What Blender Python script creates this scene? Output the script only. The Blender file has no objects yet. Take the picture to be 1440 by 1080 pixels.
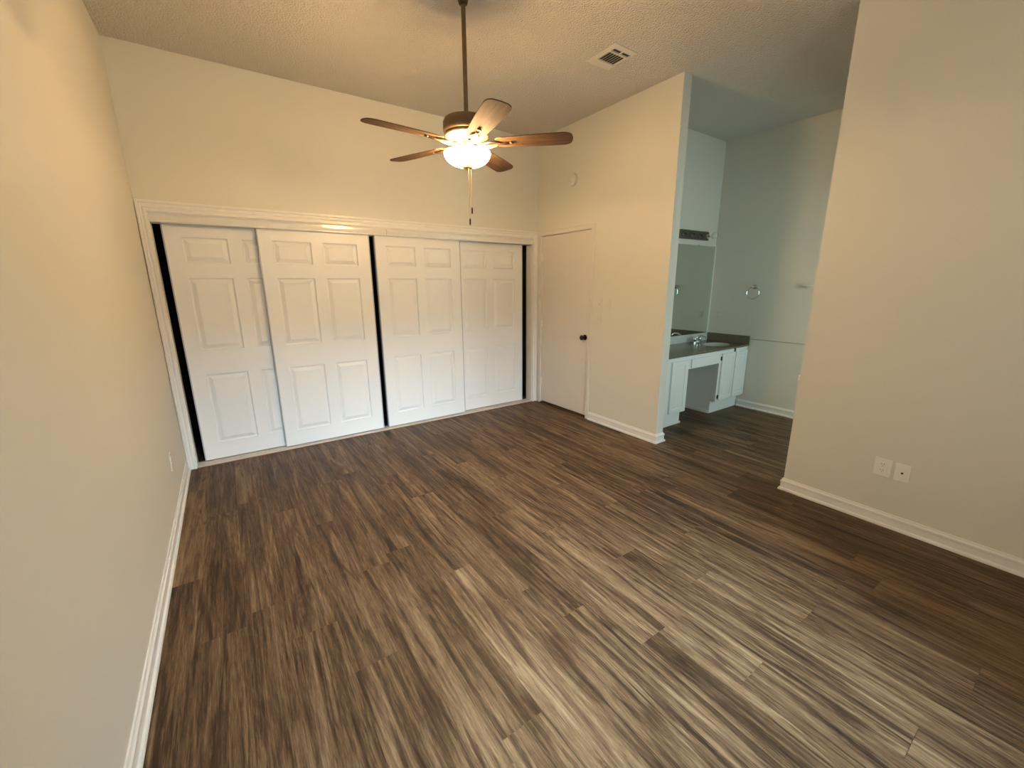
import bpy, bmesh, math, random
from mathutils import Vector, Matrix
random.seed(7)
S = bpy.context.scene
C = S.collection
PI = math.pi

# ------------------------------------------------------------------ camera
cam_d = bpy.data.cameras.new('camera'); cam = bpy.data.objects.new('camera', cam_d); C.objects.link(cam)
cam_d.sensor_fit = 'HORIZONTAL'; cam_d.sensor_width = 36.0; cam_d.lens = 580.285/1440*36.0
cam_d.clip_start = 0.02; cam_d.clip_end = 100
cr = Vector((0.82442291, -0.56594196, -0.00604603))
cu = Vector((0.13683956, 0.18894953, 0.97240579))
cf = Vector((0.54918284, 0.80250095, -0.23321757))
m = Matrix.Identity(4)
for i in range(3):
    m[i][0] = cr[i]; m[i][1] = cu[i]; m[i][2] = -cf[i]
m[0][3], m[1][3], m[2][3] = 0.45925, -4.37982, 1.56288
cam.matrix_world = m
S.camera = cam

# ------------------------------------------------------------------ light and exposure
S.view_settings.view_transform = 'Standard'
S.view_settings.look = 'None'
S.view_settings.gamma = 1.0
S.view_settings.exposure = 0.34
S.view_settings.use_curve_mapping = False
S.render.film_transparent = False
w = bpy.data.worlds.new('sky'); S.world = w; w.use_nodes = True
wb = w.node_tree.nodes['Background']; wb.inputs[0].default_value = (0.80, 0.93, 0.93, 1); wb.inputs[1].default_value = 4.6

def area(name, loc, rot, sx, sy, power, col, spread=PI):
    d = bpy.data.lights.new(name, 'AREA'); d.shape = 'RECTANGLE'; d.size = sx; d.size_y = sy
    d.energy = power; d.color = col; d.spread = spread
    o = bpy.data.objects.new(name, d); C.objects.link(o); o.location = loc; o.rotation_euler = rot
    return o
# daylight outside the bedroom window behind the camera
DAY_COL = (0.60, 0.82, 1.0)
area('sky_daylight', (1.35, -8.6, 3.65), (PI/2-0.3, 0, 0), 1.8, 2.3, 1950, DAY_COL)
# daylight in the bathroom beyond the vanity alcove
area('bathroom_daylight', (4.95, -4.44, 1.35), (PI/2, 0, 0), 1.1, 1.1, 25, (0.66, 0.91, 0.90))
LAMP_COL = (1.0, 0.64, 0.29)
LAMP_POWER = 72.0

# ------------------------------------------------------------------ dimensions
W = 3.86; XB = 5.86; CE = 3.27; YF = -5.5; TH = 0.11
YE = -1.964; YR = -3.14; YM = -1.22

# ------------------------------------------------------------------ materials
def newmat(name):
    m_ = bpy.data.materials.new(name); m_.use_nodes = True
    nt = m_.node_tree; b = nt.nodes['Principled BSDF']
    return m_, nt, b
def plain(name, col, rough=0.5, metal=0.0, bump=0.0, scale=60, spec=0.5, mottled=0.03, coat=0.0):
    m_, nt, b = newmat(name)
    b.inputs['Roughness'].default_value = rough; b.inputs['Metallic'].default_value = metal
    b.inputs['Specular IOR Level'].default_value = spec
    b.inputs['Coat Weight'].default_value = coat
    tc = nt.nodes.new('ShaderNodeTexCoord'); n = nt.nodes.new('ShaderNodeTexNoise')
    n.inputs['Scale'].default_value = scale; n.inputs['Detail'].default_value = 3
    nt.links.new(tc.outputs['Object'], n.inputs['Vector'])
    mx = nt.nodes.new('ShaderNodeMix'); mx.data_type = 'RGBA'
    c = col
    mx.inputs[6].default_value = (c[0]*(1-mottled), c[1]*(1-mottled), c[2]*(1-mottled), 1)
    mx.inputs[7].default_value = (min(c[0]*(1+mottled),1), min(c[1]*(1+mottled),1), min(c[2]*(1+mottled),1), 1)
    nt.links.new(n.outputs['Fac'], mx.inputs[0]); nt.links.new(mx.outputs[2], b.inputs['Base Color'])
    if bump > 0:
        bp = nt.nodes.new('ShaderNodeBump'); bp.inputs['Strength'].default_value = bump; bp.inputs['Distance'].default_value = 0.002
        nt.links.new(n.outputs['Fac'], bp.inputs['Height']); nt.links.new(bp.outputs[0], b.inputs['Normal'])
    return m_

M_WALL = plain('wall_paint', (0.695, 0.672, 0.595), 0.62, bump=0.25, scale=130, spec=0.3)
M_BATHWALL = M_WALL
M_TRIM = plain('trim_paint', (0.79, 0.77, 0.73), 0.32, bump=0.08, scale=40)
M_DOORW = plain('closet_door_paint', (0.80, 0.80, 0.79), 0.38, bump=0.12, scale=220)
M_SLAB = plain('hinged_door_paint', (0.70, 0.66, 0.60), 0.42, bump=0.1, scale=90)
M_COVER = plain('track_cover_enamel', (0.74, 0.73, 0.70), 0.18, bump=0.02, scale=20)
M_EDGE = plain('door_edge_metal', (0.42, 0.45, 0.50), 0.5)
M_ALU = plain('track_metal', (0.62, 0.62, 0.60), 0.3, metal=0.6)
M_DARK = plain('closet_shade_dark', (0.035, 0.030, 0.027), 0.9)  # shade of the unlit closet put into the colour
M_BLACK = plain('black_plastic_and_duct_shade', (0.010, 0.009, 0.008), 0.5)
M_CHROME = plain('chrome', (0.80, 0.81, 0.82), 0.12, metal=1.0, mottled=0.01)
M_BRONZE = plain('bronze_metal', (0.10, 0.065, 0.04), 0.32, metal=0.9, mottled=0.15, scale=30)
M_ROD = plain('brushed_brown_metal', (0.20, 0.14, 0.085), 0.38, metal=0.8, mottled=0.15, scale=30)
M_BRASS = plain('antique_brass', (0.55, 0.40, 0.22), 0.3, metal=0.9, mottled=0.1, scale=30)
M_HW = plain('knob_bronze', (0.025, 0.018, 0.013), 0.3, metal=0.7)
M_PLATE = plain('white_plastic', (0.82, 0.80, 0.75), 0.35)
M_CAB = plain('cabinet_paint', (0.80, 0.82, 0.82), 0.35, bump=0.06, scale=50)
M_COUNTER = plain('stone_counter', (0.155, 0.125, 0.085), 0.22, mottled=0.35, scale=55)
M_BASIN = plain('sink_enamel', (0.50, 0.48, 0.44), 0.15)
M_THRESH = plain('brown_threshold', (0.07, 0.035, 0.016), 0.5, mottled=0.2, scale=20)
M_BARPLATE = plain('light_bar_metal', (0.20, 0.19, 0.17), 0.3, metal=0.9, mottled=0.5, scale=45)
M_SPLASHLIP = M_COUNTER

def ceiling_mat():
    m_, nt, b = newmat('popcorn_ceiling')
    tc = nt.nodes.new('ShaderNodeTexCoord')
    n = nt.nodes.new('ShaderNodeTexNoise'); n.inputs['Scale'].default_value = 95; n.inputs['Detail'].default_value = 4; n.inputs['Roughness'].default_value = 0.65
    v = nt.nodes.new('ShaderNodeTexVoronoi'); v.inputs['Scale'].default_value = 82
    nt.links.new(tc.outputs['Object'], n.inputs['Vector']); nt.links.new(tc.outputs['Object'], v.inputs['Vector'])
    ma = nt.nodes.new('ShaderNodeMath'); ma.operation = 'SUBTRACT'
    nt.links.new(n.outputs['Fac'], ma.inputs[0]); nt.links.new(v.outputs['Distance'], ma.inputs[1])
    bp = nt.nodes.new('ShaderNodeBump'); bp.inputs['Strength'].default_value = 0.8; bp.inputs['Distance'].default_value = 0.012
    nt.links.new(ma.outputs[0], bp.inputs['Height']); nt.links.new(bp.outputs[0], b.inputs['Normal'])
    b.inputs['Base Color'].default_value = (0.68, 0.64, 0.58, 1); b.inputs['Roughness'].default_value = 0.9
    b.inputs['Specular IOR Level'].default_value = 0.2
    return m_
M_CEIL = ceiling_mat()

def floor_mat():
    m_, nt, b = newmat('vinyl_wood_planks')
    N = nt.nodes; L = nt.links
    def node(t, **k):
        o = N.new(t)
        for a, v in k.items(): setattr(o, a, v)
        return o
    tc = node('ShaderNodeTexCoord')
    at = node('ShaderNodeAttribute'); at.attribute_name = 'plank'       # r: tone, g/b: grain offset
    sp = node('ShaderNodeSeparateColor'); L.new(at.outputs['Color'], sp.inputs[0])
    def math_(op, a, bb, clamp=False):
        o = node('ShaderNodeMath', operation=op); o.use_clamp = clamp
        for i, q in enumerate((a, bb)):
            if isinstance(q, (int, float)): o.inputs[i].default_value = q
            elif q is not None: L.new(q, o.inputs[i])
        return o.outputs[0]
    sx = node('ShaderNodeSeparateXYZ'); L.new(tc.outputs['Object'], sx.inputs[0])
    offx = math_('MULTIPLY', sp.outputs[1], 37.0); offy = math_('MULTIPLY', sp.outputs[2], 91.0)
    px = math_('ADD', sx.outputs[0], offx); py = math_('ADD', sx.outputs[1], offy)
    def noise(scx, scy, detail, rough, dist=0.0, seed=0.0):
        cb = node('ShaderNodeCombineXYZ')
        L.new(math_('MULTIPLY', px, scx), cb.inputs[0]); L.new(math_('MULTIPLY', py, scy), cb.inputs[1])
        cb.inputs[2].default_value = seed
        n = node('ShaderNodeTexNoise'); n.inputs['Scale'].default_value = 1; n.inputs['Detail'].default_value = detail
        n.inputs['Roughness'].default_value = rough; n.inputs['Distortion'].default_value = dist
        L.new(cb.outputs[0], n.inputs['Vector']); return n.outputs['Fac']
    band = noise(22, 1.15, 5, 0.6, 1.0, 1.3)       # wide streaks
    streak = noise(66, 2.5, 4, 0.65, 0.8, 4.1)       # narrow streaks
    grain = noise(230, 15.0, 4, 0.75, 0.3, 7.7)       # fine grain
    purp = noise(14, 1.4, 5, 0.6, 1.4, 9.2)
    t = math_('ADD', math_('MULTIPLY', band, 0.46), math_('MULTIPLY', streak, 0.26))
    t = math_('ADD', t, math_('MULTIPLY', grain, 0.30))
    t = math_('ADD', t, math_('MULTIPLY', math_('SUBTRACT', sp.outputs[0], 0.5), 0.07))
    r = node('ShaderNodeValToRGB'); L.new(t, r.inputs[0])
    e = r.color_ramp.elements
    e[0].position = 0.37; e[0].color = (0.020, 0.0105, 0.0048, 1)
    e[1].position = 0.68; e[1].color = (0.265, 0.178, 0.098, 1)
    for p_, c_ in ((0.445, (0.046, 0.0245, 0.0112, 1)), (0.51, (0.102, 0.0585, 0.0285, 1)), (0.58, (0.172, 0.107, 0.055, 1))):
        q = e.new(p_); q.color = c_
    pr = node('ShaderNodeValToRGB'); L.new(purp, pr.inputs[0])
    pr.color_ramp.elements[0].position = 0.53; pr.color_ramp.elements[0].color = (0, 0, 0, 1)
    pr.color_ramp.elements[1].position = 0.63; pr.color_ramp.elements[1].color = (0.9, 0.9, 0.9, 1)
    mx = node('ShaderNodeMix', data_type='RGBA'); mx.blend_type = 'MULTIPLY'
    L.new(pr.outputs[0], mx.inputs[0]); L.new(r.outputs[0], mx.inputs[6]); mx.inputs[7].default_value = (0.42, 0.35, 0.37, 1)
    # knots
    cb = node('ShaderNodeCombineXYZ'); L.new(math_('MULTIPLY', px, 6.5), cb.inputs[0]); L.new(math_('MULTIPLY', py, 2.4), cb.inputs[1])
    v = node('ShaderNodeTexVoronoi'); v.inputs['Scale'].default_value = 1.0; L.new(cb.outputs[0], v.inputs['Vector'])
    dist = math_('ADD', v.outputs['Distance'], math_('MULTIPLY', streak, 0.05))
    kr = node('ShaderNodeValToRGB'); L.new(dist, kr.inputs[0])
    ke = kr.color_ramp.elements
    ke[0].position = 0.05; ke[0].color = (0.5, 0.45, 0.42, 1); ke[1].position = 0.13; ke[1].color = (1, 1, 1, 1)
    q = ke.new(0.075); q.color = (0.42, 0.36, 0.34, 1); q = ke.new(0.085); q.color = (0.85, 0.82, 0.8, 1); q = ke.new(0.10); q.color = (0.62, 0.57, 0.54, 1)
    mk = node('ShaderNodeMix', data_type='RGBA'); mk.blend_type = 'MULTIPLY'; mk.inputs[0].default_value = 0.8
    L.new(mx.outputs[2], mk.inputs[6]); L.new(kr.outputs[0], mk.inputs[7])
    L.new(mk.outputs[2], b.inputs['Base Color'])
    b.inputs['Roughness'].default_value = 0.42
    rr = math_('ADD', math_('MULTIPLY', grain, 0.22), 0.40); L.new(rr, b.inputs['Roughness'])
    b.inputs['Specular IOR Level'].default_value = 0.30
    bp = node('ShaderNodeBump'); bp.inputs['Strength'].default_value = 0.22; bp.inputs['Distance'].default_value = 0.001
    L.new(math_('ADD', grain, streak), bp.inputs['Height']); L.new(bp.outputs[0], b.inputs['Normal'])
    return m_
M_FLOOR = floor_mat()

def blade_mat():
    m_, nt, b = newmat('fan_blade_wood')
    tc = nt.nodes.new('ShaderNodeTexCoord'); mp = nt.nodes.new('ShaderNodeMapping'); mp.inputs['Scale'].default_value = (3, 45, 10)
    n = nt.nodes.new('ShaderNodeTexNoise'); n.inputs['Scale'].default_value = 1; n.inputs['Detail'].default_value = 4
    nt.links.new(tc.outputs['Object'], mp.inputs[0]); nt.links.new(mp.outputs[0], n.inputs['Vector'])
    r = nt.nodes.new('ShaderNodeValToRGB'); nt.links.new(n.outputs['Fac'], r.inputs[0])
    r.color_ramp.elements[0].position = 0.3; r.color_ramp.elements[0].color = (0.070, 0.039, 0.021, 1)
    r.color_ramp.elements[1].position = 0.7; r.color_ramp.elements[1].color = (0.15, 0.088, 0.048, 1)
    nt.links.new(r.outputs[0], b.inputs['Base Color']); b.inputs['Roughness'].default_value = 0.75; b.inputs['Specular IOR Level'].default_value = 0.15
    return m_
M_BLADE = blade_mat()

def emit(name, col, st):
    m_, nt, b = newmat(name)
    b.inputs['Base Color'].default_value = (0.9, 0.85, 0.75, 1); b.inputs['Roughness'].default_value = 0.3
    b.inputs['Emission Color'].default_value = (*col, 1); b.inputs['Emission Strength'].default_value = st
    return m_
M_BOWL = emit('lit_frosted_glass', (1.0, 0.645, 0.30), 130.0)
M_BOWL_IN = emit('lit_frosted_glass_inside', (1.0, 0.645, 0.30), 100.0)
def mirror_mat():
    m_, nt, b = newmat('mirror_glass')
    b.inputs['Base Color'].default_value = (0.80, 0.86, 0.82, 1); b.inputs['Metallic'].default_value = 1.0; b.inputs['Roughness'].default_value = 0.02
    return m_
M_MIRROR = mirror_mat()
def glass_mat(name, rough=0.0):
    m_, nt, b = newmat(name)
    b.inputs['Base Color'].default_value = (0.97, 0.99, 0.98, 1); b.inputs['Roughness'].default_value = rough
    b.inputs['Transmission Weight'].default_value = 1.0; b.inputs['IOR'].default_value = 1.45
    return m_
M_GLASS = glass_mat('clear_glass')

# ------------------------------------------------------------------ mesh helpers
def link(name, bm, mat, parent=None, smooth=False, bevel=0.0, seg=2, loc=None):
    bmesh.ops.remove_doubles(bm, verts=bm.verts, dist=1e-6)
    bmesh.ops.recalc_face_normals(bm, faces=bm.faces)
    me = bpy.data.meshes.new(name); bm.to_mesh(me); bm.free()
    o = bpy.data.objects.new(name, me); C.objects.link(o)
    me.materials.append(mat)
    if smooth:
        for p in me.polygons: p.use_smooth = True
        try: me.set_sharp_from_angle(angle=math.radians(38))
        except Exception: pass
    if bevel:
        md = o.modifiers.new('bevel', 'BEVEL'); md.width = bevel; md.segments = seg; md.limit_method = 'ANGLE'; md.angle_limit = math.radians(40)
    if parent: o.parent = parent
    if loc: o.location = loc
    return o
def box(bm, x0, x1, y0, y1, z0, z1):
    vs = [bm.verts.new((x, y, z)) for z in (z0, z1) for y in (y0, y1) for x in (x0, x1)]
    for f in ((0,2,3,1),(4,5,7,6),(0,1,5,4),(2,6,7,3),(0,4,6,2),(1,3,7,5)): bm.faces.new([vs[i] for i in f])
def bx(name, dims, mat, parent=None, bevel=0.0, seg=2):
    bm = bmesh.new(); box(bm, *dims); return link(name, bm, mat, parent, bevel=bevel, seg=seg)
def lathe(bm, prof, seg=40, mtx=None):
    rings = []
    for r, z in prof:
        if r < 1e-5: rings.append([bm.verts.new((0, 0, z))])
        else: rings.append([bm.verts.new((r*math.cos(2*PI*k/seg), r*math.sin(2*PI*k/seg), z)) for k in range(seg)])
    for a, b_ in zip(rings, rings[1:]):
        for k in range(seg):
            k2 = (k+1) % seg
            if len(a) == 1 and len(b_) == 1: continue
            if len(a) == 1: bm.faces.new((a[0], b_[k], b_[k2]))
            elif len(b_) == 1: bm.faces.new((a[k], b_[0], a[k2]))
            else: bm.faces.new((a[k], b_[k], b_[k2], a[k2]))
    if mtx is not None:
        vs = [v for ring in rings for v in ring]
        bmesh.ops.transform(bm, matrix=mtx, verts=vs)
def tube(bm, pts, r, seg=12, closed=False, radii=None):
    pts = [Vector(p) for p in pts]; n = len(pts); rings = []
    up = None
    for i, p in enumerate(pts):
        if closed: t = (pts[(i+1) % n] - pts[i-1]).normalized()
        else: t = (pts[min(i+1, n-1)] - pts[max(i-1, 0)]).normalized()
        if up is None:
            up = Vector((0, 0, 1)) if abs(t.z) < 0.9 else Vector((1, 0, 0))
        a = t.cross(up).normalized(); b_ = a.cross(t).normalized(); up = b_
        rr = radii[i] if radii else r
        rings.append([bm.verts.new(p + rr*(math.cos(2*PI*k/seg)*a + math.sin(2*PI*k/seg)*b_)) for k in range(seg)])
    rng = range(n) if closed else range(n-1)
    for i in rng:
        A, B = rings[i], rings[(i+1) % n]
        for k in range(seg): bm.faces.new((A[k], A[(k+1) % seg], B[(k+1) % seg], B[k]))
    if not closed:
        bm.faces.new(rings[0][::-1]); bm.faces.new(rings[-1])
def sweep(bm, path, prof):
    """extrude a profile of (out, z) along an XY polyline with mitred corners; out is to the RIGHT of travel"""
    P = [Vector((p[0], p[1])) for p in path]; rings = []
    def nrm(a, b_):
        d = (b_ - a).normalized(); return Vector((d.y, -d.x))
    for i, p in enumerate(P):
        if i == 0: mm = nrm(P[0], P[1])
        elif i == len(P)-1: mm = nrm(P[-2], P[-1])
        else:
            n1 = nrm(P[i-1], p); n2 = nrm(p, P[i+1]); s = (n1 + n2); mm = s / (s.dot(n1))
        rings.append([bm.verts.new((p.x + mm.x*o, p.y + mm.y*o, z)) for o, z in prof])
    for A, B in zip(rings, rings[1:]):
        for k in range(len(prof)):
            k2 = (k+1) % len(prof); bm.faces.new((A[k], B[k], B[k2], A[k2]))
    bm.faces.new(rings[0]); bm.faces.new(rings[-1][::-1])
BASE = [(0, 0), (0.024, 0), (0.024, 0.010), (0.020, 0.018), (0.013, 0.022), (0.012, 0.060), (0.015, 0.064), (0.015, 0.076), (0.009, 0.084), (0.006, 0.094), (0, 0.094)]
def baseboard(name, path):
    bm = bmesh.new(); sweep(bm, path, BASE); o = link(name, bm, M_TRIM); o['kind'] = 'structure'; return o
def struct(o, label=None):
    o['kind'] = 'structure'
    if label: o['label'] = label
    return o
def tag(o, label, cat, group=None, kind=None):
    o['label'] = label; o['category'] = cat
    if group: o['group'] = group
    if kind: o['kind'] = kind
    return o
def empty(name, loc=(0, 0, 0), rz=0.0):
    o = bpy.data.objects.new(name, None); C.objects.link(o); o.location = loc; o.rotation_euler = (0, 0, rz); o.empty_display_size = 0.1
    return o

# ------------------------------------------------------------------ floor of planks (runs along Y)
def build_floor():
    bm = bmesh.new(); lay = bm.loops.layers.float_color.new('plank')
    PW = 0.18; PL = 1.27; G = 0.0006
    known = {-1: -2.53, 0: -2.86, 2: -2.16, 3: -2.53, 4: -2.88, 5: -3.13, 6: -3.45, 7: -2.53, 8: -2.98, 9: -3.35, 10: -3.80, 14: -2.50}
    x = 0.70 - 4*PW; k = -4
    def quad(x0, x1, y0, y1, z, col):
        f = bm.faces.new([bm.verts.new(v) for v in ((x0, y0, z), (x1, y0, z), (x1, y1, z), (x0, y1, z))])
        for l in f.loops: l[lay] = col
    prev = 0
    while x < XB:
        j = known.get(k)
        if j is None:
            j = -2.4 + random.choice((0.2, 0.42, 0.61, 0.83, 1.05)) + prev*0.3; 
        prev = (prev + 1) % 3
        while j < 1.0: j += PL
        y1 = j
        while y1 > YF - 0.2:
            y0 = y1 - PL
            col = (random.random(), random.random(), random.random(), 1)
            X0, X1 = max(x + G, 0.0), min(x + PW - G, XB); Y0, Y1 = max(y0 + G, YF), min(y1 - G, 0.80)
            if X1 > X0 and Y1 > Y0: quad(X0, X1, Y0, Y1, 0.0, col)
            y1 = y0
        x += PW; k += 1
    quad(0, XB, YF, 0.80, -0.0025, (0.2, 0.2, 0.2, 1))
    me = bpy.data.meshes.new('floor'); bm.to_mesh(me); bm.free()
    o = bpy.data.objects.new('floor', me); C.objects.link(o); me.materials.append(M_FLOOR)
    me.color_attributes.active_color_name = 'plank'
    struct(o)
build_floor()
struct(bx('floor_slab', (-0.2, XB+0.2, YF-0.2, 0.95, -0.12, -0.004), M_DARK))
struct(bx('ceiling', (-0.15, XB+0.15, YF-0.15, 0.9, CE, CE+0.12), M_CEIL))

# ------------------------------------------------------------------ walls
struct(bx('wall_left', (-0.12, 0.0, YF-0.12, 0.92, 0, CE), M_WALL))
# closet wall with wide opening
OXL, OXR, OZ = 0.066, 3.786, 2.13
bm = bmesh.new()
box(bm, 0.0, OXL, 0, 0.11, 0, OZ); box(bm, OXR, W, 0, 0.11, 0, OZ); box(bm, 0.0, W, 0, 0.11, OZ, CE)
struct(link('wall_back', bm, M_WALL))
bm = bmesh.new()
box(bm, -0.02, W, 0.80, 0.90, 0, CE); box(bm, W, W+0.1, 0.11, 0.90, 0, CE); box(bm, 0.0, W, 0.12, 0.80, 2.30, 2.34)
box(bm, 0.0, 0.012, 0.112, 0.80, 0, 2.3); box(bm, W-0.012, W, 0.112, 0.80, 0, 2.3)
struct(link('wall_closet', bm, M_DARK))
# wall with the hinged door
DY0, DY1, DZ = -0.966, -0.088, 2.155
bm = bmesh.new()
box(bm, W, W+TH, YE, DY0, 0, CE); box(bm, W, W+TH, DY1, 0.11, 0, CE); box(bm, W, W+TH, DY0, DY1, DZ, CE)
box(bm, W+0.055, W+TH-0.001, DY0, DY1, 0.0, DZ)
struct(link('wall_right', bm, M_WALL))
struct(bx('wall_right_near', (W, W+TH, YF-0.12, YR, 0, CE), M_WALL))
# alcove walls
struct(bx('wall_mirror', (W+TH, XB, YM, YM+0.1, 0, CE), M_BATHWALL))
struct(bx('wall_alcove', (XB, XB+0.12, YF-0.12, YM+0.1, 0, CE), M_BATHWALL))
# partition with doorway to the bathroom (beyond the right wall, off frame)
bm = bmesh.new()
PY = -3.45
box(bm, W+TH, 4.25, PY-0.1, PY, 0, CE); box(bm, 5.60, XB, PY-0.1, PY, 0, CE); box(bm, 4.25, 5.60, PY-0.1, PY, 2.15, CE)
struct(link('wall_partition', bm, M_BATHWALL))
# wall behind the camera, with a window
WX0, WX1, WZ0, WZ1 = 0.80, 2.25, 0.92, 2.12
bm = bmesh.new()
box(bm, 0.0, WX0, YF-0.12, YF, 0, CE); box(bm, WX1, XB, YF-0.12, YF, 0, CE)
box(bm, WX0, WX1, YF-0.12, YF, 0, WZ0); box(bm, WX0, WX1, YF-0.12, YF, WZ1, CE)
struct(link('wall_front', bm, M_WALL))
win = struct(empty('window_1', (WX0, YF, WZ0)))
bm = bmesh.new(); a, b_ = WX1-WX0, WZ1-WZ0
for d in ((0, a, -0.08, -0.03, 0, 0.05), (0, a, -0.08, -0.03, b_-0.05, b_), (0, 0.05, -0.08, -0.03, 0.05, b_-0.05), (a-0.05, a, -0.08, -0.03, 0.05, b_-0.05), (a/2-0.03, a/2+0.03, -0.08, -0.03, 0.05, b_-0.05)): box(bm, *d)
link('window_frame', bm, M_TRIM, win, bevel=0.003)
bx('window_sill', (-0.04, a+0.04, 0.0, 0.05, -0.03, 0.0), M_TRIM, win, bevel=0.004)

# ------------------------------------------------------------------ baseboards
baseboard('baseboard_left', [(0.0, YF), (0.0, -0.021)])
baseboard('baseboard_right', [(W, -1.020), (W, YE), (W+TH, YE), (W+TH, -1.79)][:3] + [(W+TH, -1.80)])
baseboard('baseboard_right_near', [(W+TH, PY), (W+TH, YR), (W, YR), (W, YF)])
baseboard('baseboard_alcove', [(XB, -1.735), (XB, PY)])
baseboard('baseboard_front', [(W, YF), (0.0, YF)])

# ------------------------------------------------------------------ closet casing (trim), jambs, tracks
bm = bmesh.new()
CT0, CT1 = OZ, 2.212
# left, right, top boards of stepped moulding (mitred corners as prisms)
def mould(bm, pts_inner, pts_outer, steps):
    """pts_inner/outer: matching corner lists in XZ; steps: (t, depth) from inner (0) to outer (1)"""
    rows = []
    for (ix, iz), (ox, oz) in zip(pts_inner, pts_outer):
        rows.append([bm.verts.new((ix + (ox-ix)*t, -d, iz + (oz-iz)*t)) for t, d in steps])
    for A, B in zip(rows, rows[1:]):
        for k in range(len(steps)-1): bm.faces.new((A[k], B[k], B[k+1], A[k+1]))
    bm.faces.new(rows[0]); bm.faces.new(rows[-1][::-1])
steps = [(0, 0), (0, 0.016), (0.06, 0.018), (0.30, 0.017), (0.36, 0.011), (0.44, 0.015), (0.62, 0.017), (0.70, 0.013), (0.80, 0.020), (0.97, 0.020), (1, 0.016), (1, 0)]
mould(bm, [(OXL, 0), (OXL, CT0), (OXR, CT0), (OXR, 0)], [(0.006, 0), (0.006, CT1), (W-0.003, CT1), (W-0.003, 0)], steps)
o = link('trim_1', bm, M_TRIM); struct(o)
bm = bmesh.new()   # jamb lining
box(bm, OXL, OXL+0.006, 0.001, 0.125, 0, OZ); box(bm, OXR-0.006, OXR, 0.001, 0.125, 0, OZ); box(bm, OXL, OXR, 0.001, 0.125, OZ-0.006, OZ)
struct(link('trim_2', bm, M_TRIM))
# track cover in two lengths
FZ0, FZ1 = 2.056, 2.130
for i, (xa, xb, lab) in enumerate(((OXL+0.002, 1.9215, 'glossy white track cover over the left pair of closet doors'), (1.9245, OXR-0.002, 'glossy white track cover over the right pair of closet doors'))):
    root = empty('track_cover', (xa, 0.010, FZ0)); tag(root, lab, 'track cover', 'closet track covers')
    bm = bmesh.new(); L_ = xb-xa
    prof = [(0.004, 0.0), (-0.004, 0.0), (-0.010, 0.006), (-0.010, 0.012), (-0.004, 0.016), (-0.006, 0.024), (-0.009, 0.040), (-0.009, 0.052), (-0.004, 0.060), (-0.004, 0.067), (0.004, 0.067)]
    A = [bm.verts.new((0, y, z)) for y, z in prof]; B = [bm.verts.new((L_, y, z)) for y, z in prof]
    for k in range(len(prof)): k2 = (k+1) % len(prof); bm.faces.new((A[k], B[k], B[k2], A[k2]))
    bm.faces.new(A[::-1]); bm.faces.new(B)
    link('cover_strip', bm, M_COVER, root)
    bm = bmesh.new(); box(bm, 0, L_, 0.007, 0.010, 0.0, 0.060); box(bm, 0, L_, 0.0612, 0.0645, 0.0, 0.060); box(bm, 0, L_, 0.111, 0.114, 0.0, 0.060); box(bm, 0, L_, 0.007, 0.114, 0.060, 0.066)
    link('hanging_rail', bm, M_ALU, root)
ft = empty('floor_track', (OXL, 0, 0)); tag(ft, 'long pale metal floor track under the closet doors', 'floor track')
bm = bmesh.new(); LW = OXR-OXL
prof = [(-0.014, 0), (-0.014, 0.010), (-0.008, 0.014), (0.018, 0.014), (0.018, 0.010), (0.030, 0.010), (0.030, 0.014), (0.066, 0.014), (0.066, 0.010), (0.078, 0.010), (0.078, 0.014), (0.118, 0.014), (0.118, 0)]
A = [bm.verts.new((0, y, z)) for y, z in prof]; B = [bm.verts.new((LW, y, z)) for y, z in prof]
for k in range(len(prof)): k2 = (k+1) % len(prof); bm.faces.new((A[k], B[k], B[k2], A[k2]))
bm.faces.new(A[::-1]); bm.faces.new(B)
link('track_strip', bm, plain('track_enamel', (0.55, 0.50, 0.44), 0.4), ft)
bx('wood_edge', (0.004, LW-0.004, -0.019, -0.0145, 0.0, 0.006), plain('reddish_wood_edge', (0.22, 0.08, 0.035), 0.5, mottled=0.3, scale=8), ft)

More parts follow.
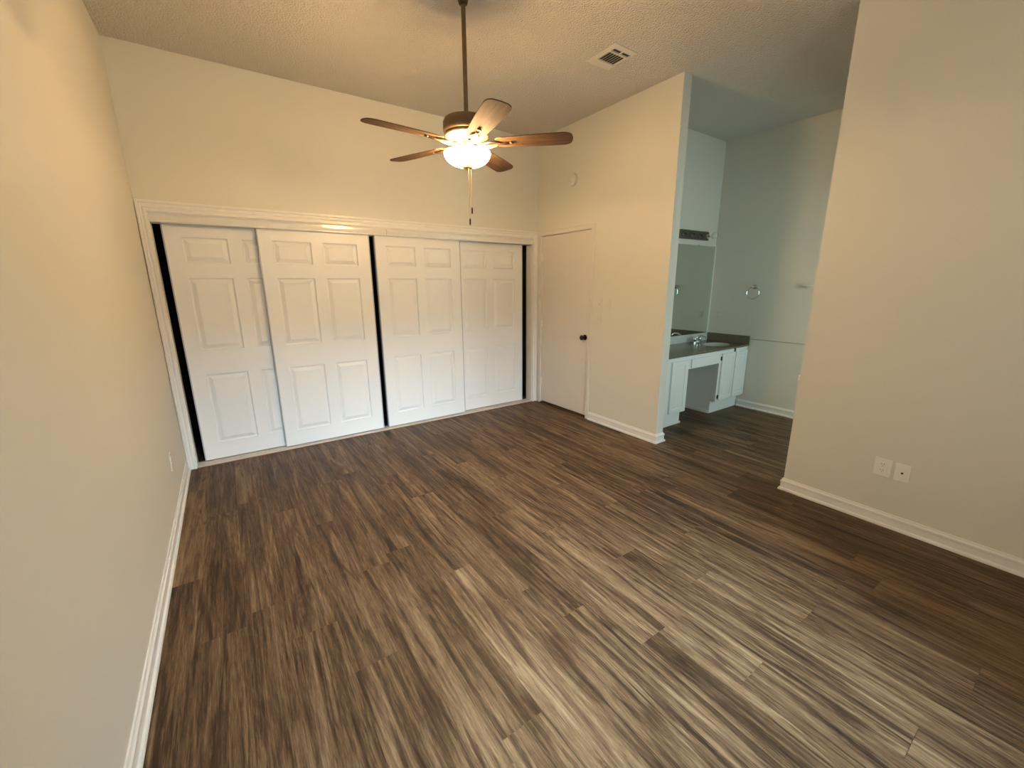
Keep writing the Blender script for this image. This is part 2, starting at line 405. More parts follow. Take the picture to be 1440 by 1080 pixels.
# ------------------------------------------------------------------ six-panel closet doors
DW, DH = 0.965, 2.05
def panel_door_mesh():
    bm = bmesh.new()
    xs = [0.0, 0.112, 0.428, 0.528, 0.844, DW]
    zs = [0.0, 0.148, 0.783, 1.0, 1.613, 1.735, 1.938, DH]
    V = {}
    def v(x, y, z):
        k = (round(x, 5), round(y, 5), round(z, 5))
        if k not in V: V[k] = bm.verts.new((x, y, z))
        return V[k]
    panels = {(i, j) for i in (1, 3) for j in (1, 3, 5)}
    for i in range(5):
        for j in range(7):
            x0, x1, z0, z1 = xs[i], xs[i+1], zs[j], zs[j+1]
            if (i, j) not in panels:
                bm.faces.new((v(x0, 0, z0), v(x1, 0, z0), v(x1, 0, z1), v(x0, 0, z1)))
            else:
                rings = []
                for ins, d in ((0, 0), (0.0015, 0.009), (0.008, 0.014), (0.015, 0.0145), (0.042, 0.003), (0.046, 0.0010)):
                    rings.append([v(x0+ins, d, z0+ins), v(x1-ins, d, z0+ins), v(x1-ins, d, z1-ins), v(x0+ins, d, z1-ins)])
                for a, b_ in zip(rings, rings[1:]):
                    for k in range(4): bm.faces.new((a[k], a[(k+1) % 4], b_[(k+1) % 4], b_[k]))
                bm.faces.new(rings[-1])
    T = 0.034
    # sides and back
    bl = [v(x, 0, 0) for x in xs]; tl = [v(x, 0, DH) for x in xs]
    le = [v(0, 0, z) for z in zs]; re_ = [v(DW, 0, z) for z in zs]
    b0, b1, b2, b3 = v(0, T, 0), v(DW, T, 0), v(DW, T, DH), v(0, T, DH)
    bm.faces.new([b0, b1] + bl[::-1]); bm.faces.new([b3] + tl + [b2]); bm.faces.new([b3, b0] + le); bm.faces.new([b1, b2] + re_[::-1])
    bm.faces.new((b1, b0, b3, b2))
    bmesh.ops.recalc_face_normals(bm, faces=bm.faces)
    me = bpy.data.meshes.new('door_panel'); bm.to_mesh(me); bm.free(); me.materials.append(M_DOORW)
    return me
PM = panel_door_mesh()
bm = bmesh.new(); box(bm, -0.004, 0.005, -0.0030, 0.037, 0.0, DH); 
edge0 = link('edge_strip_proto', bm, M_EDGE); EM = edge0.data; bpy.data.objects.remove(edge0); EM.name = 'edge_strip'
doors = [(0.131, 0.080, 'leftmost white six-panel sliding closet door, set behind its neighbour'),
         (0.780, 0.032, 'front white six-panel sliding closet door left of the middle black gap'),
         (1.802, 0.032, 'front white six-panel sliding closet door right of the middle black gap'),
         (2.713, 0.080, 'rightmost white six-panel sliding closet door, nearest the hinged door')]
for x, y, lab in doors:
    r = empty('closet_door', (x, y, 0.024)); tag(r, lab, 'closet door', 'sliding closet doors')
    p = bpy.data.objects.new('door_panel', PM); C.objects.link(p); p.parent = r
    for ex, sc in ((0.0, 1), (DW, -1)):
        e = bpy.data.objects.new('edge_strip', EM); C.objects.link(e); e.parent = r; e.location = (ex, 0, 0); e.scale = (sc, 1, 1)
        e['label'] = 'thin bluish metal edge strip'

# ------------------------------------------------------------------ hinged door on the right wall
d1 = empty('door_1', (W, DY0, 0)); struct(d1); d1['label'] = 'plain cream flush door with dark knob beside the closet'
bx('door_slab', (0.012, 0.047, 0.006, (DY1-DY0)-0.005, 0.030, DZ-0.008), M_SLAB, d1, bevel=0.0015)
bx('door_threshold', (-0.004, 0.054, 0.001, (DY1-DY0)-0.001, 0.0, 0.008), M_THRESH, d1)
bm = bmesh.new()
for dims in ((0.0, 0.05, 0.0, 0.0035, 0, DZ), (0.0, 0.05, (DY1-DY0)-0.003, (DY1-DY0), 0, DZ), (0.0, 0.05, 0, DY1-DY0, DZ-0.004, DZ)): box(bm, *dims)
link('door_jamb', bm, M_WALL, d1)
bm = bmesh.new()  # knob
mt = Matrix.Rotation(-PI/2, 4, 'Y')
lathe(bm, [(0, 0), (0.032, 0), (0.033, 0.004), (0.028, 0.009), (0.014, 0.012), (0.011, 0.026), (0.014, 0.034), (0.024, 0.040), (0.029, 0.050), (0.028, 0.060), (0.021, 0.067), (0.010, 0.070), (0, 0.070)], 28, mt)
k = link('door_knob', bm, M_HW, d1, smooth=True, loc=(0.012, 0.062, 0.965)); k['label'] = 'round dark bronze knob'
for hz in (1.90, 1.07, 0.30):
    bm = bmesh.new()
    lathe(bm, [(0, -0.047), (0.003, -0.045), (0.0045, -0.040), (0.0045, 0.040), (0.003, 0.045), (0, 0.047)], 10)
    box(bm, 0.0, 0.010, -0.016, 0.0, -0.040, 0.040)
    link('hinge', bm, M_TRIM, d1, loc=(0.004, (DY1-DY0)-0.006, hz))
bm = bmesh.new()  # casing of hinged door
def mouldX(bm, inner, outer, steps):
    rows = []
    for (iy, iz), (oy, oz) in zip(inner, outer):
        rows.append([bm.verts.new((W-d, iy+(oy-iy)*t, iz+(oz-iz)*t)) for t, d in steps])
    for A, B in zip(rows, rows[1:]):
        for k in range(len(steps)-1): bm.faces.new((A[k], B[k], B[k+1], A[k+1]))
    bm.faces.new(rows[0]); bm.faces.new(rows[-1][::-1])
steps2 = [(0, 0), (0, 0.008), (0.1, 0.010), (0.55, 0.010), (0.70, 0.010), (0.90, 0.007), (1, 0.003), (1, 0)]
mouldX(bm, [(DY0, 0), (DY0, DZ), (DY1, DZ), (DY1, 0)], [(DY0-0.048, 0), (DY0-0.048, DZ+0.05), (-0.030, DZ+0.05), (-0.030, 0)], steps2)
struct(link('trim_3', bm, M_SLAB))

# ------------------------------------------------------------------ ceiling fan
FX, FY = 1.868, -1.834
fan = empty('ceiling_fan', (FX, FY, CE)); tag(fan, 'lit five-blade ceiling fan hanging from a long brown rod', 'ceiling fan')
def fl(name, prof, mat, seg=40, parent=fan, loc=(0, 0, 0)):
    bm = bmesh.new(); lathe(bm, prof, seg); return link(name, bm, mat, parent, smooth=True, loc=loc)
z = lambda a: a-CE
fl('canopy', [(0, 0), (0.066, 0), (0.066, -0.010), (0.060, -0.032), (0.042, -0.055), (0.030, -0.062), (0, -0.062)], M_BRONZE)
fl('hanger_ball', [(0, -0.060), (0.028, -0.060), (0.031, -0.074), (0.026, -0.090), (0.016, -0.096), (0, -0.096)], M_BRONZE)
fl('downrod', [(0, -0.09), (0.0135, -0.09), (0.0135, z(2.612)), (0.018, z(2.610)), (0.018, z(2.585)), (0, z(2.585))], M_ROD, 20)
mh = fl('motor_housing', [(0, z(2.600)), (0.030, z(2.600)), (0.060, z(2.590)), (0.100, z(2.582)), (0.138, z(2.568)), (0.147, z(2.548)), (0.147, z(2.505)), (0.141, z(2.492)), (0.134, z(2.488)), (0.138, z(2.481)), (0.134, z(2.472)), (0.100, z(2.458)), (0.072, z(2.452)), (0, z(2.452))], M_ROD, 48)
fl('switch_housing', [(0, z(2.455)), (0.050, z(2.455)), (0.050, z(2.445)), (0.042, z(2.440)), (0.042, z(2.415)), (0.060, z(2.405)), (0.062, z(2.396)), (0.050, z(2.390)), (0, z(2.390))], M_BRASS, 36)
# glass bowl, open at the top, walls with thickness
RB = 0.147; zt, zb = z(2.378), z(2.300)
outer = []; inner = []
for k in range(15):
    a = k/14*PI/2
    outer.append((RB*math.cos(a)**0.85 if k < 14 else 0.0, zt + 0.0 - (zt-zb)*math.sin(a)))
for k in range(15):
    a = k/14*PI/2
    inner.append(((RB-0.005)*math.cos(a)**0.85 if k < 14 else 0.0, zt - (zt-zb-0.005)*math.sin(a)))
prof = outer[::-1] + [(RB-0.001, zt+0.004), (RB-0.004, zt+0.004)] + inner
bowl = fl('glass_bowl', prof, M_BOWL, 56); bowl.data.materials.append(M_BOWL_IN)
for p_ in bowl.data.polygons:
    if p_.normal.z > 0.02: p_.material_index = 1
bowl['label'] = 'glowing frosted glass bowl shade'
fl('centre_rod', [(0, z(2.392)), (0.006, z(2.392)), (0.006, z(2.302)), (0, z(2.302))], M_BRASS, 12)
fl('finial', [(0, z(2.303)), (0.034, z(2.3025)), (0.032, z(2.294)), (0.018, z(2.288)), (0.012, z(2.282)), (0.006, z(2.278)), (0, z(2.277))], M_BRASS, 28)
for dx, dy, z0_, z1_ in ((-0.002, -0.017, 2.286, 1.990), (0.022, -0.004, 2.287, 2.062)):
    bm = bmesh.new(); zz = z0_
    tube(bm, [(dx, dy, z(z0_)), (dx, dy, z(z1_))], 0.0013, 6)
    while zz > z1_:
        bmesh.ops.create_icosphere(bm, subdivisions=1, radius=0.0019, matrix=Matrix.Translation((dx, dy, z(zz)))); zz -= 0.008
    pc = link('pull_chain', bm, M_BRASS, fan)
    bm = bmesh.new(); zc = z(z1_) ; lathe(bm, [(0, 0), (0.003, -0.002), (0.0052, -0.012), (0.0052, -0.034), (0.003, -0.042), (0, -0.043)], 12, Matrix.Translation((dx, dy, zc)))
    f = link('chain_fob', bm, M_HW, fan, smooth=True); f.parent = pc
# blades
def blade_mesh():
    bm = bmesh.new()
    # outline in local x (length) y (width)
    r0, r1 = 0.185, 0.665; pts = []
    n = 90
    up = []
    for i in range(n+1):
        t = i/n; xx = r0 + (r1-r0)*t
        hw = 0.052 + 0.020*math.sin(min(t*1.25, 1.0)*PI/2)
        if t > 0.86: hw *= max(0.0, 1-((t-0.86)/0.14)**2.6)**(1/2.6)
        if t < 0.08: hw *= 0.72+0.28*math.sin(t/0.08*PI/2)
        up.append((xx, hw))
    top = up; bot = [(x_, -h_) for x_, h_ in up[::-1] if h_ > 1e-4]
    loop = top + bot
    A = [bm.verts.new((x_, y_, 0.003)) for x_, y_ in loop]; B = [bm.verts.new((x_, y_, -0.003)) for x_, y_ in loop]
    bm.faces.new(A); bm.faces.new(B[::-1])
    for i in range(len(loop)): j = (i+1) % len(loop); bm.faces.new((A[i], B[i], B[j], A[j]))
    bmesh.ops.recalc_face_normals(bm, faces=bm.faces)
    me = bpy.data.meshes.new('blade'); bm.to_mesh(me); bm.free(); me.materials.append(M_BLADE); return me
def iron_mesh():
    bm = bmesh.new()
    for s in (-1, 1):   # two curved arms joining into a leaf plate
        tube(bm, [(0.085, 0.012*s, -0.012), (0.115, 0.030*s, -0.018), (0.150, 0.036*s, -0.014), (0.185, 0.026*s, -0.009), (0.215, 0.010*s, -0.008)], 0.005, 8)
    tube(bm, [(0.085, 0, -0.010), (0.13, 0, -0.020), (0.18, 0, -0.012), (0.235, 0, -0.009), (0.275, 0, -0.009)], 0.006, 8, radii=[0.009, 0.007, 0.007, 0.010, 0.006])
    lathe(bm, [(0, -0.006), (0.012, -0.005), (0.013, 0.002), (0, 0.002)], 14, Matrix.Translation((0.285, 0, -0.007)))
    box(bm, 0.070, 0.105, -0.020, 0.020, -0.016, -0.002)
    bmesh.ops.recalc_face_normals(bm, faces=bm.faces)
    me = bpy.data.meshes.new('blade_iron'); bm.to_mesh(me); bm.free(); me.materials.append(M_ROD)
    for p_ in me.polygons: p_.use_smooth = True
    return me
BM_, IM_ = blade_mesh(), iron_mesh()
for th in (317, 34, 113, 184, 256):
    b_ = bpy.data.objects.new('blade', BM_); C.objects.link(b_); b_.parent = fan
    b_.location = (0, 0, z(2.433)); b_.rotation_euler = (math.radians(-12), 0, math.radians(th)); b_.rotation_mode = 'XYZ'
    b_.rotation_euler = (Matrix.Rotation(math.radians(th), 3, 'Z') @ Matrix.Rotation(math.radians(-9), 3, 'X')).to_euler()
    i_ = bpy.data.objects.new('blade_iron', IM_); C.objects.link(i_); i_.parent = b_
# bulbs inside the bowl: real lamps
for q in range(3):
    a = q*2*PI/3 + 0.5
    d = bpy.data.lights.new('fan_bulb', 'POINT'); d.energy = LAMP_POWER/3; d.color = LAMP_COL; d.shadow_soft_size = 0.02
    o = bpy.data.objects.new('fan_bulb', d); C.objects.link(o); o.location = (FX+0.085*math.cos(a), FY+0.085*math.sin(a), 2.416)

# ------------------------------------------------------------------ ceiling vent
M_VENT = plain('vent_enamel', (0.70, 0.66, 0.60), 0.4)
vt = empty('ceiling_vent', (3.19, -1.775, CE)); tag(vt, 'white louvred air vent set in the textured ceiling', 'vent')
X0, X1, Y0, Y1 = 3.066-3.19, 3.312-3.19, -1.934+1.775, -1.630+1.775
hx0, hx1, hy0, hy1 = 3.102-3.19, 3.286-3.19, -1.893+1.775, -1.714+1.775
bm = bmesh.new()
def ringframe(bm, a, b_, c, d, e, f, g, h, z0, z1, zi):
    out = [(a, c), (b_, c), (b_, d), (a, d)]; inn = [(e, g), (f, g), (f, h), (e, h)]
    O0 = [bm.verts.new((x, y, z0)) for x, y in out]; O1 = [bm.verts.new((x, y, z1)) for x, y in out]; I1 = [bm.verts.new((x, y, zi)) for x, y in inn]; I0 = [bm.verts.new((x, y, z0)) for x, y in inn]
    for k in range(4):
        j = (k+1) % 4
        bm.faces.new((O0[k], O0[j], O1[j], O1[k])); bm.faces.new((O1[k], O1[j], I1[j], I1[k])); bm.faces.new((I1[k], I1[j], I0[j], I0[k])); bm.faces.new((I0[k], I0[j], O0[j], O0[k]))
ringframe(bm, X0, X1, Y0, Y1, hx0, hx1, hy0, hy1, -0.0005, -0.005, -0.011)
link('vent_frame', bm, M_VENT, vt)
ys = -1.844+1.775
bx('divider', (hx0, hx1, ys-0.006, ys+0.006, -0.011, -0.001), M_VENT, vt)
bx('duct_shade', (hx0, hx1, hy0, hy1, -0.0012, -0.0004), M_BLACK, vt)  # thin black sheet standing for the shade inside the duct
for k in range(7):
    xx = hx0 + (hx1-hx0)*(k+0.5)/7
    bm = bmesh.new(); box(bm, -0.007, 0.007, ys+0.006, hy1, -0.0008, 0.0008)
    o = link('slat', bm, M_VENT, vt, loc=(xx, 0, -0.0065)); o.rotation_euler = (0, math.radians(-40), 0)
for k in range(2):
    yy = hy0 + (ys-0.006-hy0)*(k+0.5)/2
    bm = bmesh.new(); box(bm, hx0, hx1, -0.006, 0.006, -0.0008, 0.0008)
    o = link('slat', bm, M_VENT, vt, loc=(0, yy, -0.0065)); o.rotation_euler = (math.radians(35), 0, 0)
bx('cross_bar', (0.004, 0.010, hy0, ys-0.006, -0.010, -0.002), M_VENT, vt)

# ------------------------------------------------------------------ round detector on the right wall
bm = bmesh.new(); lathe(bm, [(0, 0), (0.068, 0), (0.069, 0.012), (0.064, 0.024), (0.050, 0.031), (0.030, 0.033), (0.028, 0.030), (0.0, 0.030)], 40, Matrix.Rotation(-PI/2, 4, 'Y'))
o = link('smoke_detector', bm, M_WALL, smooth=True, loc=(W, -0.645, 2.700)); tag(o, 'round cream smoke detector high on wall above the hinged door', 'smoke detector')

# ------------------------------------------------------------------ plates: built in a local frame, face towards -X, then placed
def plate_thing(name, loc, rz, w_, h_, lab, cat, kind, group=None, mat=None):
    r = empty(name, loc, rz); tag(r, lab, cat, group)
    mat = mat or M_PLATE
    bx('cover_plate', (-0.006, 0.0, -w_/2, w_/2, -h_/2, h_/2), mat, r, bevel=0.003)
    if kind == 'switch':
        bx('switch_bezel', (-0.008, -0.0055, -0.006, 0.006, -0.012, 0.012), mat, r)
        bm = bmesh.new(); box(bm, -0.016, -0.006, -0.0035, 0.0035, -0.001, 0.009)
        link('toggle', bm, mat, r, bevel=0.001)
    if kind == 'outlet':
        for s in (-1, 1):
            bm = bmesh.new(); lathe(bm, [(0, 0), (0.017, 0), (0.0165, 0.003), (0, 0.003)], 24, Matrix.Translation((-0.0055, 0, s*0.0205)) @ Matrix.Rotation(-PI/2, 4, 'Y'))
            f = link('socket', bm, mat, r)
            bm = bmesh.new()
            for yy, hh in ((-0.006, 0.0075), (0.006, 0.006)): box(bm, -0.0091, -0.0083, yy-0.0012, yy+0.0012, s*0.0205+0.001-hh/2+0.003, s*0.0205+0.001+hh/2+0.003)
            box(bm, -0.0091, -0.0083, -0.002, 0.002, s*0.0205-0.010, s*0.0205-0.006)
            h = link('slots', bm, M_BLACK, f); h['label'] = 'dark socket slots'
    if kind == 'coax':
        bm = bmesh.new(); lathe(bm, [(0, 0), (0.006, 0), (0.006, 0.004), (0.0045, 0.005), (0.0045, 0.010), (0.0, 0.010)], 14, Matrix.Translation((-0.0055, 0, 0)) @ Matrix.Rotation(-PI/2, 4, 'Y'))
        h = link('coax_socket', bm, M_BLACK, r); h['label'] = 'black round cable socket'
    for s in (-1, 1):
        if kind == 'switch' or kind == 'coax':
            bm = bmesh.new(); lathe(bm, [(0, 0), (0.003, 0), (0.0025, 0.001), (0, 0.001)], 10, Matrix.Translation((-0.0058, 0, s*0.030)) @ Matrix.Rotation(-PI/2, 4, 'Y'))
            link('screw', bm, mat, r)
    return r
plate_thing('light_switch', (W, -1.118, 1.349), 0, 0.082, 0.122, 'cream light switch nearer the door frame, above the low plate', 'light switch', 'switch', 'switches beside the hinged door', M_WALL)
plate_thing('light_switch', (W, -1.238, 1.346), 0, 0.082, 0.122, 'cream light switch farther from the door frame', 'light switch', 'switch', 'switches beside the hinged door', M_WALL)
plate_thing('wall_plate', (W, -1.120, 1.190), 0, 0.082, 0.105, 'low cream wall plate just below the two light switches', 'wall plate', 'switch', None, M_WALL)
plate_thing('power_outlet', (W, -3.690, 0.392), 0, 0.088, 0.122, 'white double power outlet low on the near right wall', 'outlet', 'outlet')
plate_thing('cable_outlet', (W, -3.788, 0.388), 0, 0.078, 0.118, 'white plate with black cable socket on the near right wall', 'outlet', 'coax')
plate_thing('power_outlet', (0.0, -0.810, 0.375), PI, 0.075, 0.120, 'cream power outlet low on the left wall near the closet', 'outlet', 'outlet', None, M_WALL)
plate_thing('power_outlet', (XB, -1.355, 1.165), 0, 0.072, 0.115, 'pale power outlet above the vanity counter beside the mirror', 'outlet', 'outlet', None, M_WALL)

# ------------------------------------------------------------------ vanity
FYc = -1.780      # face plane
KY = -1.705
cab = empty('base_cabinet', (5.235, KY, 0)); tag(cab, 'white two-door vanity base cabinet under the sink beside the towel ring wall', 'cabinet')
def rel(o_, dims): return (dims[0]-o_[0], dims[1]-o_[0], dims[2]-o_[1], dims[3]-o_[1], dims[4], dims[5])
oc = (5.235, KY)
bm = bmesh.new()
TZ = 0.7965
box(bm, *rel(oc, (5.235, 5.253, FYc+0.018, YM-0.002, 0.16, TZ))); box(bm, *rel(oc, (5.235, 5.253, KY+0.002, YM-0.002, 0.0, 0.16)))
box(bm, *rel(oc, (5.253, XB-0.002, FYc+0.018, YM-0.002, 0.16, 0.176))); box(bm, *rel(oc, (5.253, XB-0.002, YM-0.014, YM-0.002, 0.16, TZ)))
link('cabinet_body', bm, M_CAB, cab)
bm = bmesh.new()
for d in ((5.235, 5.275, FYc, FYc+0.018, 0.16, TZ), (5.550, 5.585, FYc, FYc+0.018, 0.16, TZ), (XB-0.03, XB-0.002, FYc, FYc+0.018, 0.16, TZ), (5.275, XB-0.03, FYc, FYc+0.018, 0.745, TZ), (5.275, XB-0.03, FYc, FYc+0.018, 0.16, 0.185)): box(bm, *rel(oc, d))
link('face_frame', bm, M_CAB, cab)
bx('toe_kick', rel(oc, (5.235, XB-0.002, KY-0.012, KY, 0.0, 0.16)), M_CAB, cab)
bx('kick_strip', rel(oc, (5.222, 5.234, KY+0.002, YM-0.002, 0.0, 0.032)), M_TRIM, cab)
def cab_door(parent, x0, x1, z0, z1, o_, hinge_left=True, hinges=True):
    D = empty('door', (x0-o_[0], FYc-o_[1]-0.0005, z0)); D.parent = parent
    w_, h_ = x1-x0, z1-z0
    bm = bmesh.new()
    R = [(0, 0.0, True), (0, -0.018, True), (0.003, -0.020, True), (0.045, -0.020, True), (0.050, -0.013, True), (0.058, -0.013, True), (0.075, -0.017, True)]
    rings = []
    for ins, y, _ in R: rings.append([bm.verts.new(p) for p in ((ins, y, ins), (w_-ins, y, ins), (w_-ins, y, h_-ins), (ins, y, h_-ins))])
    for a, b_ in zip(rings, rings[1:]):
        for k in range(4): bm.faces.new((a[k], a[(k+1) % 4], b_[(k+1) % 4], b_[k]))
    bm.faces.new(rings[0][::-1]); bm.faces.new(rings[-1])
    p = link('door_panel', bm, M_CAB, None)
    bpy.data.objects.remove(D)
    p.name = 'door'; p.parent = parent; p.location = (x0-o_[0], FYc-o_[1]-0.0005, z0)
    if hinges:
        for hz in (h_*0.075, h_*0.90):
            xx = -0.012 if hinge_left else w_-0.002
            h = bx('hinge', (xx, xx+0.014, -0.014, 0.000, hz-0.022, hz+0.022), M_BLACK, p); h['label'] = 'small black hinge'
    return p
cab_door(cab, 5.272, 5.556, 0.178, 0.752, oc, True)
cab_door(cab, 5.576, 5.848, 0.178, 0.752, oc, False, False)
# left cabinet
ol = (3.972, KY)
cl = empty('base_cabinet', (3.972, KY, 0)); tag(cl, 'white single-door vanity base cabinet partly hidden behind the wall end', 'cabinet')
bm = bmesh.new()
box(bm, *rel(ol, (4.598, 4.616, FYc+0.018, YM-0.002, 0.16, TZ))); box(bm, *rel(ol, (4.598, 4.616, KY+0.002, YM-0.002, 0.0, 0.16)))
box(bm, *rel(ol, (3.974, 3.990, FYc+0.018, YM-0.002, 0.0, TZ))); box(bm, *rel(ol, (3.990, 4.598, FYc+0.018, YM-0.002, 0.16, 0.176))); box(bm, *rel(ol, (3.990, 4.598, YM-0.014, YM-0.002, 0.16, TZ)))
link('cabinet_body', bm, M_CAB, cl)
bm = bmesh.new()
for d in ((3.974, 4.300, FYc, FYc+0.018, 0.16, TZ), (4.565, 4.616, FYc, FYc+0.018, 0.16, TZ), (4.300, 4.565, FYc, FYc+0.018, 0.745, TZ), (4.300, 4.565, FYc, FYc+0.018, 0.16, 0.185)): box(bm, *rel(ol, d))
link('face_frame', bm, M_CAB, cl)
bx('toe_kick', rel(ol, (3.974, 4.616, KY-0.012, KY, 0.0, 0.16)), M_CAB, cl)
bx('kick_strip', rel(ol, (3.974, 4.630, KY-0.022, KY-0.0125, 0.0, 0.022)), M_TRIM, cl)
cab_door(cl, 4.296, 4.574, 0.178, 0.752, ol, True, False)
# apron with drawer front between the cabinets
ap = empty('vanity_apron', (4.617, FYc, 0.64)); tag(ap, 'white drawer apron bridging the knee space of the vanity', 'drawer unit')
bx('apron_rail', (0.0, 0.617, 0.0, 0.018, 0.0, TZ-0.641), M_CAB, ap)
bx('drawer_front', (0.035, 0.600, -0.016, -0.0005, 0.012, 0.752-0.641), M_CAB, ap, bevel=0.004)
# countertop with integral basin
ct = empty('countertop', (3.972, YM, 0.798)); tag(ct, 'dark brown speckled vanity countertop with oval sink', 'countertop')
CZ0, CZ1 = 0.798, 0.818
sx_, sy_, ra, rb = 5.520, -1.560, 0.205, 0.140
bm = bmesh.new()
SEG = 48
X0c, X1c, Y0c, Y1c = 3.973, XB-0.0015, -1.806, YM-0.0015
el = []; rect = []
for k in range(SEG):
    a = 2*PI*k/SEG; c_, s_ = math.cos(a), math.sin(a)
    el.append((sx_+ra*c_, sy_+rb*s_))
top_e = [bm.verts.new((x, y, CZ1)) for x, y in el]
# inner square around basin then rest rectangles
qx0, qx1 = 5.20, X1c
def bord(a):
    c_, s_ = math.cos(a), math.sin(a); ts = []
    if c_ > 1e-9: ts.append((qx1-sx_)/c_)
    if c_ < -1e-9: ts.append((qx0-sx_)/c_)
    if s_ > 1e-9: ts.append((Y1c-sy_)/s_)
    if s_ < -1e-9: ts.append((Y0c-sy_)/s_)
    t = min(ts); return (sx_+c_*t, sy_+s_*t)
bo = [bord(2*PI*k/SEG) for k in range(SEG)]
# snap nearest to corners
for cx_, cy_ in ((qx0, Y0c), (qx1, Y0c), (qx0, Y1c), (qx1, Y1c)):
    j = min(range(SEG), key=lambda i: (bo[i][0]-cx_)**2+(bo[i][1]-cy_)**2); bo[j] = (cx_, cy_)
top_b = [bm.verts.new((x, y, CZ1)) for x, y in bo]; bot_b = [bm.verts.new((x, y, CZ0)) for x, y in bo]
for k in range(SEG):
    j = (k+1) % SEG
    bm.faces.new((top_e[k], top_b[k], top_b[j], top_e[j]))
    bm.faces.new((top_b[k], bot_b[k], bot_b[j], top_b[j]))
box(bm, X0c, qx0, Y0c, Y1c, CZ0, CZ1)
o = link('counter_slab', bm, M_COUNTER, ct); o.location = (-3.972, -YM, -0.798)
bm = bmesh.new(); rings = []
for f, dz in ((1.0, 0.0), (0.97, -0.006), (0.93, -0.03), (0.85, -0.075), (0.70, -0.11), (0.45, -0.128), (0.15, -0.132)):
    rings.append([bm.verts.new((sx_+ra*f*math.cos(2*PI*k/SEG), sy_+rb*f*math.sin(2*PI*k/SEG), CZ1+dz)) for k in range(SEG)])
for a, b_ in zip(rings, rings[1:]):
    for k in range(SEG): bm.faces.new((a[k], a[(k+1) % SEG], b_[(k+1) % SEG], b_[k]))
bm.faces.new(rings[-1])
o = link('sink_basin', bm, M_BASIN, ct, smooth=True); o.location = (-3.972, -YM, -0.798); o['label'] = 'oval pale sink basin'
o = bx('backsplash', (X0c, X1c, YM-0.018, YM-0.0015, CZ1, 0.914), plain('pale_backsplash', (0.58, 0.60, 0.58), 0.3), ct, bevel=0.002); o['label'] = 'pale backsplash strip below the mirror'; o.location = (-3.972, -YM, -0.798)
o = bx('side_splash', (XB-0.019, XB-0.0015, Y0c+0.006, YM-0.0185, CZ1, 0.922), M_COUNTER, ct, bevel=0.002); o.location = (-3.972, -YM, -0.798)
# faucet
fc = empty('faucet', (5.44, -1.345, CZ1+0.0005)); tag(fc, 'chrome faucet behind the vanity sink', 'faucet')
bm = bmesh.new(); lathe(bm, [(0, 0), (0.024, 0), (0.024, 0.010), (0.018, 0.018), (0, 0.018)], 20, Matrix.Diagonal((3.2, 1.1, 1, 1))); link('faucet_base', bm, M_CHROME, fc, smooth=True)
bm = bmesh.new(); tube(bm, [(0, 0, 0.012), (0, 0, 0.055), (0, -0.012, 0.082), (0, -0.05, 0.098), (0, -0.095, 0.096), (0, -0.120, 0.080), (0, -0.124, 0.066)], 0.011, 14, radii=[0.018, 0.016, 0.014, 0.012, 0.011, 0.011, 0.011]); link('spout', bm, M_CHROME, fc, smooth=True)
for s in (-1, 1):
    bm = bmesh.new(); lathe(bm, [(0, 0.01), (0.017, 0.01), (0.014, 0.030), (0.020, 0.042), (0.023, 0.058), (0.018, 0.068), (0, 0.070)], 20, Matrix.Translation((s*0.055, 0, 0))); link('tap_handle', bm, M_CHROME, fc, smooth=True)
# mirror
mr = empty('mirror', (4.15, YM, 0.918)); tag(mr, 'frameless rectangular wall mirror above the vanity counter', 'mirror')
bx('mirror_glass', (0.0, XB-0.0115-4.15, -0.006, -0.0005, 0.0, 1.115), M_MIRROR, mr)
bx('edge_strip', (XB-0.011-4.15, XB-0.0005-4.15, -0.012, -0.0005, 0.0, 1.115), plain('edge_white', (0.85, 0.87, 0.84), 0.25), mr)
bx('mirror_clip', (1.30, 1.322, -0.009, -0.0062, 1.105, 1.125), M_CHROME, mr)
# light bar
lb = empty('vanity_light', (5.045, YM, 2.092)); tag(lb, 'dark metal vanity light bar above the mirror with one bulb', 'light fixture')
bx('back_plate', (0.0, 0.585, -0.032, -0.0005, 0.0, 0.104), M_BARPLATE, lb, bevel=0.003)
for k in range(4):
    xx = 0.048 + k*0.168
    bm = bmesh.new(); lathe(bm, [(0, 0), (0.030, 0), (0.028, 0.008), (0.018, 0.012), (0.018, 0.030), (0.014, 0.030), (0.014, 0.006), (0, 0.006)], 20, Matrix.Translation((xx, -0.032, 0.052)) @ Matrix.Rotation(PI/2, 4, 'X'))
    s = link('socket', bm, M_BARPLATE if k < 3 else M_CHROME, lb, smooth=True)
    bm = bmesh.new(); lathe(bm, [(0, 0), (0.0135, 0), (0.0135, 0.003), (0, 0.003)], 14, Matrix.Translation((xx, -0.040, 0.052)) @ Matrix.Rotation(PI/2, 4, 'X'))
    link('socket_hole', bm, M_BLACK, lb).parent = s
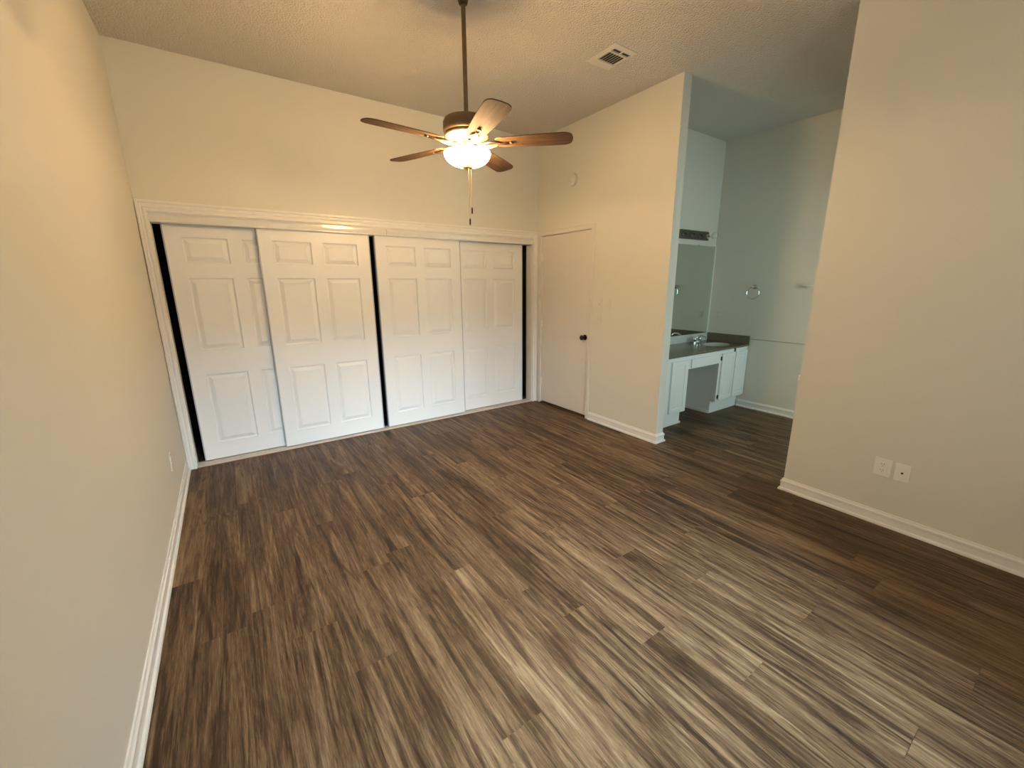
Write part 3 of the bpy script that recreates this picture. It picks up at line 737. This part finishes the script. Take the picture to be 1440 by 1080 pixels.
bm = bmesh.new(); lathe(bm, [(0.0, 0), (0.013, 0.0), (0.014, 0.018), (0.026, 0.030), (0.038, 0.048), (0.041, 0.066), (0.036, 0.086), (0.022, 0.101), (0.0, 0.107)], 24, Matrix.Translation((0.548, -0.062, 0.052)) @ Matrix.Rotation(PI/2, 4, 'X'))
o = link('bulb', bm, M_GLASS, None, smooth=True); o.location = (5.045, YM, 2.092); tag(o, 'clear globe bulb screwed in the right end of the vanity light bar', 'light bulb')
# towel ring
tr = empty('towel_ring', (XB, -1.782, 1.525)); tag(tr, 'chrome towel ring on the alcove side wall', 'towel ring')
bm = bmesh.new(); lathe(bm, [(0, 0), (0.026, 0), (0.026, 0.006), (0.016, 0.012), (0.010, 0.030), (0.014, 0.040), (0, 0.044)], 22, Matrix.Rotation(-PI/2, 4, 'Y')); link('mount', bm, M_CHROME, tr, smooth=True)
bm = bmesh.new(); RR = 0.072; tube(bm, [(-0.034, RR*math.sin(2*PI*k/36), -0.002-RR+RR*math.cos(2*PI*k/36)) for k in range(36)], 0.0045, 8, closed=True); link('ring', bm, M_CHROME, tr, smooth=True)
# towel bar further along the same wall
tb = empty('towel_bar', (XB, -2.66, 1.535)); tag(tb, 'white towel bar end showing past the near right wall', 'towel bar')
bm = bmesh.new(); box(bm, -0.060, -0.030, -0.26, 0.345, 0.0, 0.007); link('bar', bm, plain('bar_white', (0.9, 0.9, 0.85), 0.3), tb, bevel=0.001)
for yy in (-0.23, 0.30): bx('bracket', (-0.046, -0.0005, yy, yy+0.04, -0.024, 0.0), M_ALU, tb, bevel=0.004)
# thin wainscot ledge on the alcove wall, shadow line put into its colour
bm = bmesh.new(); box(bm, XB-0.006, XB-0.0003, PY+0.001, -1.812, 0.880, 0.890); struct(link('trim_4', bm, plain('ledge_shadow_tone', (0.40, 0.38, 0.33), 0.6), bevel=0.002))
# small ledge end at the near wall corner
bm = bmesh.new(); box(bm, W-0.001, W+0.06, YR+0.0005, YR+0.012, 0.865, 0.905)
o = link('door_strike', bm, M_PLATE, bevel=0.003); o.name = 'latch_plate'; tag(o, 'small pale latch plate on the near right wall corner', 'latch plate')
